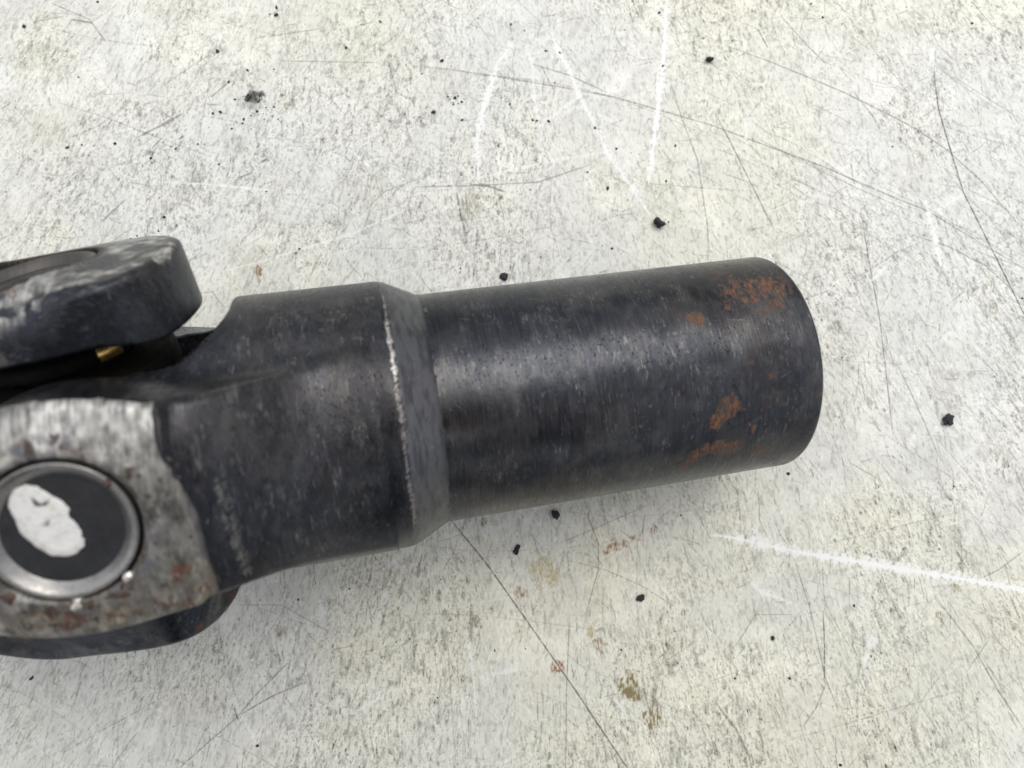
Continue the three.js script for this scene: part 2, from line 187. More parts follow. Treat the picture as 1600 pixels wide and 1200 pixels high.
  for (let k = 0; k < 60; k++) { const t = rr(0, 1), x = mix(35, 118, t) + rr(-12, 12), z = mix(-62, -22, t) + rr(-22, 16), a = 0.45 + rr(-0.14, 0.14), L = rr(3, 14); p.stroke([[x, z], [x + L * Math.cos(a), z + L * Math.sin(a)], [x + 2 * L * Math.cos(a + 0.06), z + 2 * L * Math.sin(a + 0.06)]], rr(0.07, 0.16), rr(0.25, 0.7), thin([0.14, 0.13, 0.10], -0.15)); }
  for (let k = 0; k < 34; k++) p.blob(rr(-120, 120), rr(-95, 90), rr(3, 9), rr(0.08, 0.22), rnd() < 0.5 ? { c: [0.46, 0.42, 0.27], r: 0.55, grain: 1.2 } : { c: [0.38, 0.37, 0.30], r: 0.55, grain: 1.2 });
  for (const [x, z, r, a] of [[78, -55, 7, 0.35], [55, -62, 5, 0.25], [62, -70, 5, 0.2], [25, -52, 5, 0.25], [100, 20, 6, 0.2], [-95, -75, 5, 0.2], [-80, -30, 8, 0.2]]) p.blob(x, z, r, a, { c: [0.80, 0.80, 0.79], r: 0.5, grain: 1.5 });
  const t = p.textures();
  return new THREE.MeshPhysicalMaterial({ map: t.map, roughnessMap: t.orm, roughness: 1, metalness: 0, bumpMap: t.bump, bumpScale: 0.00012, specularIntensity: 0.8 });
}
{
  const g = new THREE.BoxGeometry(1.6, 0.03, 1.2, 1, 1, 1); g.translate(0, -0.015, -0.18);
  const P = g.attributes.position, U = g.attributes.uv;
  for (let i = 0; i < P.count; i++) U.setXY(i, (P.getX(i) / MM - BX0) / (BX1 - BX0), (P.getZ(i) / MM - BZ0) / (BZ1 - BZ0) + P.getY(i) * 3);
  const b = finish(new THREE.Mesh(g, benchMaterial())); b.name = 'bench_top';
  b.userData = { kind: 'structure', label: 'pale scratched and stained bench sheet under the driveshaft joint', category: 'bench top' };
  scene.add(b);
}

// ---------------------------------------------------------------- the joint: everything in millimetres along the tube's axis
// Local x runs along the tube (0 at its open end, negative towards the joint), y up, z towards the person at the bench.
const TUBE_R = 20, CROSS_X = -113, YOKE_TURN = 20.5, FAR_TURN = 33;
const joint = new THREE.Group(); joint.name = 'driveshaft_joint';
tag(joint, 'dark steel universal joint with a rust flecked tube lying on the pale bench', 'driveshaft joint');
{
  const yaw = THREE.MathUtils.degToRad(8.9), tilt = THREE.MathUtils.degToRad(9.7);
  const a = new THREE.Vector3(Math.cos(tilt) * Math.cos(yaw), -Math.sin(tilt), -Math.cos(tilt) * Math.sin(yaw)), s = new THREE.Vector3(0, 1, 0).cross(a).normalize().negate();
  if (s.z < 0) s.negate();
  const t = new THREE.Vector3().crossVectors(s, a);
  joint.quaternion.setFromRotationMatrix(new THREE.Matrix4().makeBasis(a, t, s));
  joint.position.set(48 * MM, TUBE_R * Math.cos(tilt) * MM, -2.27 * MM);
}
scene.add(joint);

const AX0 = -140, AX1 = 4;                     // the shaft's surface, unrolled: x in mm, angle in degrees from the top towards +z
const DEG = Math.PI / 180;
const OXIDE = [0.030, 0.032, 0.039], BARE = [0.66, 0.65, 0.62];
function oxideLayer(x, y, o, k) {              // y = millimetres round the surface
  const cast = x < -70.2 || x > 100, ring = cast ? noise(x * 3.5, y * 2.2) : noise(x * 7.5, y * 0.16), ring2 = cast ? noise(x * 1.2 + 40, y * 0.8 + 4) : noise(x * 3.1 + 40, y * 0.09 + 4), fine = cast ? noise(x * 7 + 7, y * 4.5) : noise(x * 9 + 7, y * 1.1), mot = fbm(x * 0.22 + k, y * 0.22, 4), big = fbm(x * 0.06 + k * 2, y * 0.07, 3), dust = fbm(x * 0.8, y * 0.5 + k, 3);
  const fleck = smooth(0.70, 0.92, noise(x * 4.2 + 3, y * 1.2 + k)) * smooth(0.45, 0.7, mot), pit = smooth(0.78, 0.95, noise(x * 4.8 + 13, y * 3.1 + k));
  let L = 1 + 0.45 * (mot - 0.5) + 0.5 * (big - 0.5) + 0.35 * (ring - 0.5) + 0.25 * (fine - 0.5) + 0.25 * (ring2 - 0.5);
  L = Math.max(0.35, L) * (1 - 0.6 * pit);
  const grey = 0.06 * fleck + 0.016 * smooth(0.45, 0.75, dust) + 0.020 * smooth(0.48, 0.7, fbm(x * 0.13 + 71 + k, y * 0.12 + 9, 4));
  const warm = smooth(0.5, 0.72, fbm(x * 0.09 + 20 + k, y * 0.09, 3));
  o.c[0] = OXIDE[0] * L * mix(0.97, 1.12, warm) + grey * 1.06; o.c[1] = OXIDE[1] * L * mix(1, 1.02, warm) + grey; o.c[2] = OXIDE[2] * L * mix(1.04, 0.95, warm) + grey * 0.9;
  o.r = clamp((cast ? 0.36 : 0.29) + 0.16 * (mot - 0.5) + 0.14 * (ring - 0.5) + 0.12 * fleck + 0.2 * pit, 0.22, 0.9); o.m = 0.74;
  o.z = 0.5 + 0.14 * (ring - 0.5) + 0.1 * (fine - 0.5) + 0.08 * (dust - 0.5) - 0.25 * pit;
}
function bareLayer(x, y, o, k, a) {            // machined steel worn bright, streaked round the axis
  if (a <= 0) return;
  const st = noise(x * 3.6 + k, y * 0.55), sp = fbm(x * 1.1 + k, y * 0.9, 3), film = smooth(0.40, 0.62, fbm(x * 0.32 + 3 + k, y * 0.3 + 2, 4));
  const L = clamp(0.70 + 0.55 * (st - 0.5) + 1.1 * (sp - 0.5), 0.12, 1.15), d = mix(1, 0.68, film);
  for (let q = 0; q < 3; q++) o.c[q] = mix(o.c[q], BARE[q] * L * d, a);
  o.r = mix(o.r, 0.38 + 0.2 * (sp - 0.4), a); o.m = mix(o.m, 0.9 - 0.25 * film, a); o.z = mix(o.z, 0.5 + 0.22 * (st - 0.5) + 0.25 * (sp - 0.5), a);
}
function rustAt(p, x, y, rad, alpha, yk, st = 1) { p.blob(x, y, rad, alpha, { c: [0.10, 0.045, 0.028], r: 0.82, m: 0.05, dz: 0.1, grain: 1.1, stretch: st }, yk); p.blob(x, y, rad * 0.7, alpha * 0.6, { c: [0.16, 0.07, 0.04], r: 0.85, m: 0, grain: 0.8, stretch: st }, yk); }
const inside = (x, y, poly) => { let c = false; for (let i = 0, j = poly.length - 1; i < poly.length; j = i++) { const [xi, yi] = poly[i], [xj, yj] = poly[j]; if ((yi > y) !== (yj > y) && x < (xj - xi) * (y - yi) / (yj - yi) + xi) c = !c; } return c; };

function shaftMaterial() {
  const p = new Paint(2048, 2048, AX0, -180, AX1, 180), YK = 20 * DEG;
  const earEdge = (ang) => -100.1 + 3.0 * smooth(2, 24, ang) ;
  p.fill((x, ang, o) => {
    const R = x < -98 ? 32 : 21, y = ang * DEG * R;
    oxideLayer(x, y, o, 0);
    const e = earEdge(ang) + 0.35 * (noise(y * 0.9, 5) - 0.5) + 0.5 * (fbm(x * 1.5, y * 1.2, 3) - 0.5) * smooth(10, 24, ang), lim = Math.asin((16 - 2.2 * smooth(0, 18, x - CROSS_X)) / 34) / DEG + 1.2 * (noise(x * 0.8, 3) - 0.5) + 0.3, near = Math.abs(ang - YOKE_TURN) < lim || Math.abs(Math.abs(ang - YOKE_TURN) - 180) < lim;
    if (near) bareLayer(x, y, o, 11, (1 - smooth(e - 0.2 - 0.9 * smooth(8, 22, ang), e + 0.15, x)) * 0.96);
  });
  // worn shoulder edge where the yoke steps down to the tube
  for (let q = 0; q < 3; q++) { const pts = []; for (let a = -56; a <= 64; a += 4) pts.push([-70.1 + 0.35 * (noise(a * 0.13, q * 7) - 0.5) + q * 0.14, a]); p.stroke(pts, [0.35, 0.25, 0.7][q], [0.4, 0.45, 0.22][q], { c: [0.42, 0.40, 0.38], r: 0.42, m: 0.8, rag: 1, gap: [0.42, 0.5, 0.55][q], yk: YK }); }
  { const pts = []; for (let a = -32; a <= -6; a += 3) pts.push([-70 + 0.5 * (noise(a * 0.3, 3) - 0.5), a]); p.stroke(pts, 0.55, 0.85, { c: [0.46, 0.44, 0.42], r: 0.42, m: 0.8, rag: 1.0, gap: 0.34, yk: YK }); }
  // the cone's own dull grey scale
  p.area(-69.8, -60, -63.4, 75, (x, ang, k) => { const a = 0.5 * smooth(-69.9, -69.3, x) * (1 - smooth(-65.2, -63.5, x)) * (0.45 + 0.55 * smooth(0.3, 0.62, fbm(x * 1.6, ang * YK * 0.4, 4))); p.over(k, a * 1.3, [0.15, 0.152, 0.165], 0.38, 0.85); });
  // rubbed ridge at the foot of the ear
  for (let q = 0; q < 3; q++) { const pts = []; for (let a = 14; a <= 46; a += 3) pts.push([-94.6 + 0.03 * (a - 14) + q * 0.4 + 0.5 * (noise(a * 0.2, q * 5 + 2) - 0.5), a]); p.stroke(pts, [0.5, 0.35, 0.8][q], [0.5, 0.4, 0.25][q], { c: [0.24, 0.235, 0.22], r: 0.5, m: 0.6, rag: 1, gap: 0.45, yk: 30 * DEG }); }
  // scuffs round the surface and along it
  for (let k = 0; k < 3200; k++) {
    const x = rr(-108, 0), a = rr(-95, 95), L = 0.6 + 4 * rnd() * rnd(), pale = rnd() < 0.55;
    p.stroke([[x, a], [x + rr(-0.12, 0.12), a + L], [x + rr(-0.25, 0.25), a + L * 1.8]], rr(0.05, 0.13), rr(0.1, 0.6) * (rnd() < 0.1 ? 1.4 : 0.8), { c: pale ? [0.22, 0.22, 0.23] : [0.012, 0.012, 0.013], r: pale ? 0.45 : 0.6, m: pale ? 0.75 : 0.4, rag: 0.8, gap: 0.3, yk: YK });
  }
  for (let k = 0; k < 45; k++) {
    const x = rr(-100, -2), a = rr(-70, 80), L = rr(0.6, 3), s = rr(-2.5, 2.5);
    p.stroke([[x, a], [x + L * 0.5, a + s], [x + L, a + s * 1.6 + rr(-2, 2)]], rr(0.08, 0.2), rr(0.15, 0.45), { c: [0.2, 0.195, 0.19], r: 0.5, m: 0.6, rag: 1, gap: 0.4, yk: YK });
  }
  for (const [x, a, r] of [[-48.3, -33.1, 0.7], [-35.2, -7, 0.8], [-31.8, -2.6, 0.9], [-33.5, -14.1, 0.6], [-56, 42.5, 0.9], [-46.7, 31.6, 0.7], [-37.6, -10.9, 0.8], [-15.3, -8.8, 0.9], [-15, -2, 1.1], [-28.3, 37.4, 0.8], [-91.5, -6, 0.9], [-96, 8, 0.8], [-84.3, -19.7, 0.7], [-90.8, -30, 1.2], [-80, 22, 0.9], [-76, 10, 1.1], [-86, 40, 1.0], [-58, -12, 0.5], [-42, 4, 0.7]])
    { p.blob(x, a, r * 0.8, 0.2, { c: [0.17, 0.17, 0.17], r: 0.55, m: 0.5, grain: 0.8, stretch: 2 }, YK); for (let q = 0; q < 5; q++) { const u = x + rr(-1, 1) * r, b = a + rr(-3, 3) * r; p.stroke([[u, b], [u + rr(-0.1, 0.1), b + rr(1, 4)]], rr(0.06, 0.15), rr(0.2, 0.6), { c: [0.26, 0.26, 0.26], r: 0.5, m: 0.6, rag: 0.8, gap: 0.25, yk: YK }); } }
  for (const [x, a, r] of [[-51, 5, 1.2], [-38, 10, 2.2], [-30, 8, 2.6], [-24, 12, 2.4], [-8, 20, 1.8], [-6, 40, 2.2], [-12, 6, 1.6], [-3, 12, 1.0], [-55, 25, 3], [-27, -15, 1.3], [-99, -4, 1.5], [-100, 18, 1.6]]) p.blob(x, a, r, 0.7, { c: [0.012, 0.012, 0.015], r: 0.5, m: 0.4, grain: 1.0 }, YK);
  // rust
  for (const poly of RUST) {
    let xa = 1e9, xb = -1e9, ya = 1e9, yb = -1e9; for (const [x, y] of poly) { xa = Math.min(xa, x); xb = Math.max(xb, x); ya = Math.min(ya, y); yb = Math.max(yb, y); }
    p.area(xa - 1, ya - 4, xb + 1, yb + 4, (x, y, k) => {
      const jx = x + 0.9 * (noise(x * 1.5, y * 0.35) - 0.5) + 0.5 * (noise(x * 4, y * 0.9 + 5) - 0.5), jy = y + 4 * (noise(x * 1.4 + 9, y * 0.4) - 0.5);
      const deep = inside(jx, jy, poly); if (!deep) { const cx = (xa + xb) / 2, cy = (ya + yb) / 2; if (inside(cx + (jx - cx) * 0.82, cy + (jy - cy) * 0.82, poly)) p.over(k, 0.45 * smooth(0.35, 0.65, noise(x * 3, y * 0.6)), [0.075, 0.045, 0.034], 0.7, 0.3); return; }
      const g = noise(x * 5.5, y * 0.5), h = fbm(x * 0.9 + 4, y * 0.3, 3), big = poly.length > 7 && xb > -3;
      const a = (big ? 0.85 * smooth(0.38, 0.6, h) + 0.12 : 0.6 + 0.5 * smooth(0.3, 0.6, h)) * (0.55 + 0.6 * smooth(0.25, 0.7, g));
      p.over(k, a, [mix(0.05, 0.20, g * smooth(0.1, 0.5, noise(x * 7 + 3, y * 1.6))), mix(0.025, 0.082, g), mix(0.02, 0.044, g)], 0.85, 0.05, 0.3);
    });
  }
  for (let k = 0; k < 46; k++) rustAt(p, rr(-14, -1), rr(-60, 85), rr(0.15, 0.7), rr(0.15, 0.5), YK, 1.2);
  p.area(-14, 20, 2, 90, (x, y, k) => p.over(k, 0.4 * smooth(0.45, 0.7, fbm(x * 0.35, y * YK * 0.35 + 3, 4)) * smooth(-14, -8, x), [0.075, 0.048, 0.036], 0.6, 0.3));
  for (let k = 0; k < 30; k++) rustAt(p, rr(-60, -20), rr(60, 95), rr(0.1, 0.5), rr(0.2, 0.5), YK, 1.2);
  // the machined ear: rusty lower edge, dirt and grease round the bore
  p.area(-122, 6, -97, 50, (x, a, k) => { const g = 0.8 * smooth(7, 13, a + 5 * (fbm(x * 0.3, a * 0.2, 3) - 0.5)) * (0.72 + 0.5 * (fbm(x * 0.5, a * 0.3 + 9, 4) - 0.5)); if (a > 6 && x < earEdge(a) - 0.1) p.over(k, g, [0.115, 0.111, 0.102], 0.6, 0.3); if (a > 32 && x < earEdge(a) - 0.1) p.over(k, 0.5 * smooth(33, 40, a + 6 * (fbm(x * 0.5 + 3, a * 0.4, 3) - 0.5)) * smooth(0.3, 0.6, fbm(x * 0.7, a * 0.5, 4)), [0.15, 0.115, 0.075], 0.75, 0.1); });   // grey grime with a ragged edge over the lower ear
  for (let k = 0; k < 26; k++) { const x = rr(-121, -98), a = 38 + (x + 98) * -0.25 + rr(-6, 8); rustAt(p, x, a, rr(0.4, 1.5), rr(0.4, 0.9), 32 * DEG, 0.7); }
  for (let k = 0; k < 60; k++) { const x = rr(-122, -98), a = rr(26, 50); p.blob(x, a, rr(0.3, 1.3), rr(0.3, 0.8), { c: rnd() < 0.5 ? [0.36, 0.33, 0.26] : [0.05, 0.035, 0.025], r: 0.7, m: 0.15, grain: 1 }, 32 * DEG); }
  for (let k = 0; k < 150; k++) { const t = rr(0, 6.283), q = rr(9.8, 11.8), x = CROSS_X + q * Math.cos(t), a = YOKE_TURN + Math.asin(clamp(q * Math.sin(t) / 34, -1, 1)) / DEG; p.blob(x, a, rr(0.25, 0.9), rr(0.35, 0.9), { c: [[0.035, 0.022, 0.016], [0.08, 0.04, 0.022], [0.14, 0.145, 0.165]][Math.floor(rnd() * 3)], r: 0.55, m: 0.2 }, 33 * DEG); }
  for (let k = 0; k < 240; k++) p.blob(rr(-120, -98), rr(6, 44), 0.12 + 0.6 * rnd() * rnd(), rr(0.3, 0.85), { c: rnd() < 0.35 ? [0.3, 0.29, 0.27] : [0.05, 0.048, 0.045], r: 0.6, m: 0.4, stretch: 1.3 }, 33 * DEG);
  const t = p.textures();
  return new THREE.MeshPhysicalMaterial({ map: t.map, roughnessMap: t.orm, metalnessMap: t.orm, roughness: 1, metalness: 1, bumpMap: t.bump, bumpScale: 0.00007 });
}
const steel = shaftMaterial();
const uvShaft = (x, y, z) => [(x - AX0) / (AX1 - AX0), (Math.atan2(z, y) / DEG + 180) / 360];

// a surface of revolution about x from a profile of [x, r]; runs are split where the profile turns sharply
function revolve(profile, segs = 192) {
  const pos = [], nor = [], uv = [], idx = [];
  for (let q = 1; q < profile.length; q++) {
    const [xa, ra] = profile[q - 1], [xb, rb] = profile[q];
    const tan = (i) => { const A = profile[Math.max(0, i - 1)], B = profile[i], C = profile[Math.min(profile.length - 1, i + 1)]; const n = (p, r) => { const dx = r[0] - p[0], dr = r[1] - p[1], l = Math.hypot(dx, dr) || 1; return [dx / l, dr / l]; }; const d1 = n(A, B), d2 = n(B, C), me = n(profile[q - 1], profile[q]); const dot = d1[0] * d2[0] + d1[1] * d2[1]; return dot > 0.75 && i > 0 && i < profile.length - 1 ? [d1[0] + d2[0], d1[1] + d2[1]] : me; };
    const ta = tan(q - 1), tb = tan(q), base = pos.length / 3;
    for (let i = 0; i <= segs; i++) {
      const a = -Math.PI + (i / segs) * 2 * Math.PI, c = Math.cos(a), s = Math.sin(a);
      for (const [x, r, t] of [[xa, ra, ta], [xb, rb, tb]]) {
        pos.push(x * MM, r * c * MM, r * s * MM); const l = Math.hypot(t[0], t[1]); nor.push(t[1] / l, -t[0] / l * c, -t[0] / l * s);
        uv.push((x - AX0) / (AX1 - AX0), i / segs);
      }
      if (i < segs) { const k = base + 2 * i; idx.push(k, k + 1, k + 2, k + 1, k + 3, k + 2); }
    }
  }
  const g = new THREE.BufferGeometry();
  g.setAttribute('position', new THREE.Float32BufferAttribute(pos, 3)); g.setAttribute('normal', new THREE.Float32BufferAttribute(nor, 3)); g.setAttribute('uv', new THREE.Float32BufferAttribute(uv, 2)); g.setIndex(idx);
  return g;
}
{
  const pr = []; // from the hidden root out along the tube, round its rim, and back down the bore; x falls so that normals point out
  const arc = (cx, cr, r, a0, a1, n) => { for (let i = 0; i <= n; i++) { const a = a0 + (a1 - a0) * i / n; pr.push([cx + r * Math.cos(a), cr + r * Math.sin(a)]); } };
  pr.push([-40, 15.5]); pr.push([-1, 15.5]); arc(-0.5, 16, 0.5, -Math.PI / 2, 0, 3); arc(-0.8, 19.2, 0.8, 0, Math.PI / 2, 7);
  for (let x = -3; x >= -62; x -= 2) pr.push([x, 20]);
  pr.push([-64.2, 20]);
  part('tube', revolve(pr), steel, joint, 'round dark tube with orange rust flecks by its open end');
  part('bore_wall', revolve([[-39.5, 0.01], [-39.5, 15.5]]), steel, joint);
}

// ---- solid forgings: a signed distance field meshed by surface nets, vertices pulled onto the surface
function netMesh(f, lo, hi, cell, uvFn) {
  const nx = Math.ceil((hi[0] - lo[0]) / cell) + 1, ny = Math.ceil((hi[1] - lo[1]) / cell) + 1, nz = Math.ceil((hi[2] - lo[2]) / cell) + 1;
  const val = new Float32Array(nx * ny * nz), id = (i, j, k) => (i * ny + j) * nz + k;
  for (let i = 0; i < nx; i++) for (let j = 0; j < ny; j++) for (let k = 0; k < nz; k++) val[id(i, j, k)] = f(lo[0] + i * cell, lo[1] + j * cell, lo[2] + k * cell);
  const vid = new Int32Array(nx * ny * nz).fill(-1), V = [], N = [];
  const grad = (x, y, z) => { const h = 0.08; const a = f(x + h, y, z) - f(x - h, y, z), b = f(x, y + h, z) - f(x, y - h, z), c = f(x, y, z + h) - f(x, y, z - h), l = Math.hypot(a, b, c) || 1; return [a / l, b / l, c / l, l / (2 * h)]; };
  for (let i = 0; i < nx - 1; i++) for (let j = 0; j < ny - 1; j++) for (let k = 0; k < nz - 1; k++) {
    let mask = 0, c = 0; const v = [];
    for (let q = 0; q < 8; q++) { const w = val[id(i + (q & 1), j + ((q >> 1) & 1), k + (q >> 2))]; v.push(w); if (w < 0) { mask |= 1 << q; c++; } }
    if (!c || c === 8) continue;
    let sx = 0, sy = 0, sz = 0, n = 0;
    for (let q = 0; q < 8; q++) for (const b of [1, 2, 4]) { if (q & b) continue; const r = q | b; if ((v[q] < 0) === (v[r] < 0)) continue; const t = v[q] / (v[q] - v[r]); sx += (q & 1) + (b === 1 ? t : 0); sy += ((q >> 1) & 1) + (b === 2 ? t : 0); sz += (q >> 2) + (b === 4 ? t : 0); n++; }
    let x = lo[0] + (i + sx / n) * cell, y = lo[1] + (j + sy / n) * cell, z = lo[2] + (k + sz / n) * cell, g;
    for (let it = 0; it < 2; it++) { g = grad(x, y, z); const d = clamp(f(x, y, z) / Math.max(0.3, g[3]), -cell * 0.6, cell * 0.6); x -= g[0] * d; y -= g[1] * d; z -= g[2] * d; }
    g = grad(x, y, z); vid[id(i, j, k)] = V.length / 3; V.push(x, y, z); N.push(g[0], g[1], g[2]);
  }
  const I = [];
  const quad = (a, b, c, d, flip) => { if (a < 0 || b < 0 || c < 0 || d < 0) return; if (flip) I.push(a, c, b, a, d, c); else I.push(a, b, c, a, c, d); };
  for (let i = 1; i < nx - 1; i++) for (let j = 1; j < ny - 1; j++) for (let k = 1; k < nz - 1; k++) {
    const s = val[id(i, j, k)] < 0;
    if (s !== val[id(i + 1, j, k)] < 0) quad(vid[id(i, j - 1, k - 1)], vid[id(i, j, k - 1)], vid[id(i, j, k)], vid[id(i, j - 1, k)], !s);
    if (s !== val[id(i, j + 1, k)] < 0) quad(vid[id(i - 1, j, k - 1)], vid[id(i - 1, j, k)], vid[id(i, j, k)], vid[id(i, j, k - 1)], !s);
    if (s !== val[id(i, j, k + 1)] < 0) quad(vid[id(i - 1, j - 1, k)], vid[id(i, j - 1, k)], vid[id(i, j, k)], vid[id(i - 1, j, k)], !s);
  }
  const uv = []; for (let q = 0; q < V.length; q += 3) uv.push(...uvFn(V[q], V[q + 1], V[q + 2]));
  for (let q = 0; q < I.length; q += 3) {                                       // give triangles across the seam their own vertices
    const vs = [I[q], I[q + 1], I[q + 2]].map((i) => uv[2 * i + 1]); if (Math.max(...vs) - Math.min(...vs) < 0.5) continue;
    for (let e = 0; e < 3; e++) if (uv[2 * I[q + e] + 1] < 0.5) { const i = I[q + e]; I[q + e] = V.length / 3; V.push(V[3 * i], V[3 * i + 1], V[3 * i + 2]); N.push(N[3 * i], N[3 * i + 1], N[3 * i + 2]); uv.push(uv[2 * i], uv[2 * i + 1] + 1); }
  }
  const g = new THREE.BufferGeometry();
  g.setAttribute('position', new THREE.Float32BufferAttribute(V.map((q) => q * MM), 3)); g.setAttribute('normal', new THREE.Float32BufferAttribute(N, 3)); g.setAttribute('uv', new THREE.Float32BufferAttribute(uv, 2)); g.setIndex(I);
  return g;
}
const smin = (a, b, k) => { const h = Math.max(k - Math.abs(a - b), 0) / k; return Math.min(a, b) - h * h * k * 0.25; };
const smax = (a, b, k) => -smin(-a, -b, k);
// u: millimetres from the pin axis towards the yoke's own shaft; n: along the pin; m: across
function yokeField(u, m, n, q) {
  const r = Math.hypot(m, n), w = q.w - q.taper * smooth(0, 18, u), an = Math.abs(n);
  const bodyR = u < q.shoulder ? 23 : 23 - 3 * clamp((u - q.shoulder) / 6);
  let body = Math.max(r - bodyR, 8 - u, u - (q.shoulder + q.neck)); if (u < q.shoulder + 2) body = smax(r - 23, Math.max((u - q.shoulder) * 0.447 + (r - 23) * 0.894, 8 - u), 0.5);
  const fl = smooth(0, 1, (q.stepAt + 22 - u) / 22), outer = u < q.stepAt ? q.rise : Math.max(mix(q.rise, q.rise - 1.5, clamp((u - q.stepAt) / 0.9)), 0) - (u > q.stepAt + 0.9 ? (q.rise - 1.5 - 22.5) * (1 - fl) : 0);
  let top = q.flat ? an - (q.rise + 0.5 * (1 - (m * m) / (w * w)) + q.boss * smooth(-16, 0, u) * (n > 0 ? 1 - 1.05 * smooth(-w * 0.3, w, m) : 0) - 9 * smooth(q.stepAt, q.stepAt + 26, u)) : r - outer;
  const tl = n < 0 ? q.tipBack ?? q.tip : q.tip, tip = u < 0 ? (Math.pow(Math.pow(-u / tl, q.blunt) + Math.pow(Math.abs(m) / w, q.blunt), 1 / q.blunt) - 1) * Math.min(tl, w) : Math.abs(m) - w;
  let ear = smax(tip, top, q.round); if (q.bevel && n > 0) ear = smax(ear, ((an - q.rise) - m - w + q.bevel * smooth(-17, -3, u)) * 0.707, 2.5); ear = Math.max(ear, u - 40, 4 - an);
  let d = u > q.shoulder - 3 ? body : smin(ear, body, q.flat ? 5 : mix(2.5, 9, smooth(-9, 9, m)));
  const tx = Math.max(u - (q.archEnd - q.arch), 0), ty = Math.max(an - (q.gap - q.arch), 0), throat = u < q.archEnd - q.arch ? an - q.gap + (q.flat ? 2.2 * smooth(-11, -19, u) : 0) : Math.hypot(tx, ty) - q.arch;
  d = smax(d, -throat, 0.6);
  const bore = Math.hypot(u, m) - (9.35 + 0.9 * smooth(q.face - 1.1, q.face, an)); d = smax(d, -bore, 0.3);
  return d;
}
const near = { w: 16, taper: 2.2, shoulder: 43, neck: 6.3, stepAt: 13.4, rise: 34, tip: 18, blunt: 2, round: 1.2, gap: 17.2, arch: 12, archEnd: 19.6, face: 33.3, flat: false };
const far = { w: 15, taper: 1, shoulder: 60, neck: 40, stepAt: 15, rise: 30.2, tip: 20.5, tipBack: 11, blunt: 2.6, round: 1.3, bevel: 3.5, boss: 2.9, gap: 22.4, arch: 14, archEnd: 30, face: 33.2, flat: true };
{
  const ca = Math.cos(YOKE_TURN * DEG), sa = Math.sin(YOKE_TURN * DEG);
  const f = (x, y, z) => yokeField(x - CROSS_X, -sa * y + ca * z, ca * y + sa * z, near);
  part('yoke', netMesh(f, [-134, -37, -37], [-62.5, 37, 37], 0.5, uvShaft), steel, joint, 'forged yoke with a bright worn ear and silver shoulder edge');
}
// ---- the far yoke on the other pins, bent a little away from the tube
const pinDir = new THREE.Vector3(0, Math.cos(YOKE_TURN * DEG), Math.sin(YOKE_TURN * DEG)), acrossDir = new THREE.Vector3(0, -Math.sin(YOKE_TURN * DEG), Math.cos(YOKE_TURN * DEG));
const farFrame = (() => {
  const al = FAR_TURN * DEG, b = -7.3 * DEG, g = -9.5 * DEG, X = new THREE.Vector3(1, 0, 0), n1 = new THREE.Vector3(0, Math.cos(al), Math.sin(al)), m = new THREE.Vector3(0, -Math.sin(al), Math.cos(al));
  const ax = X.clone().multiplyScalar(Math.cos(b)).addScaledVector(m, Math.sin(b)), n2 = m.clone().multiplyScalar(Math.cos(b)).addScaledVector(X, -Math.sin(b)).negate();
  return { ax: ax.applyAxisAngle(n2, g), lat: n1.applyAxisAngle(n2, g), pin: n2, at: new THREE.Vector3(CROSS_X - 2.3, 0.1, -0.4) };
})();
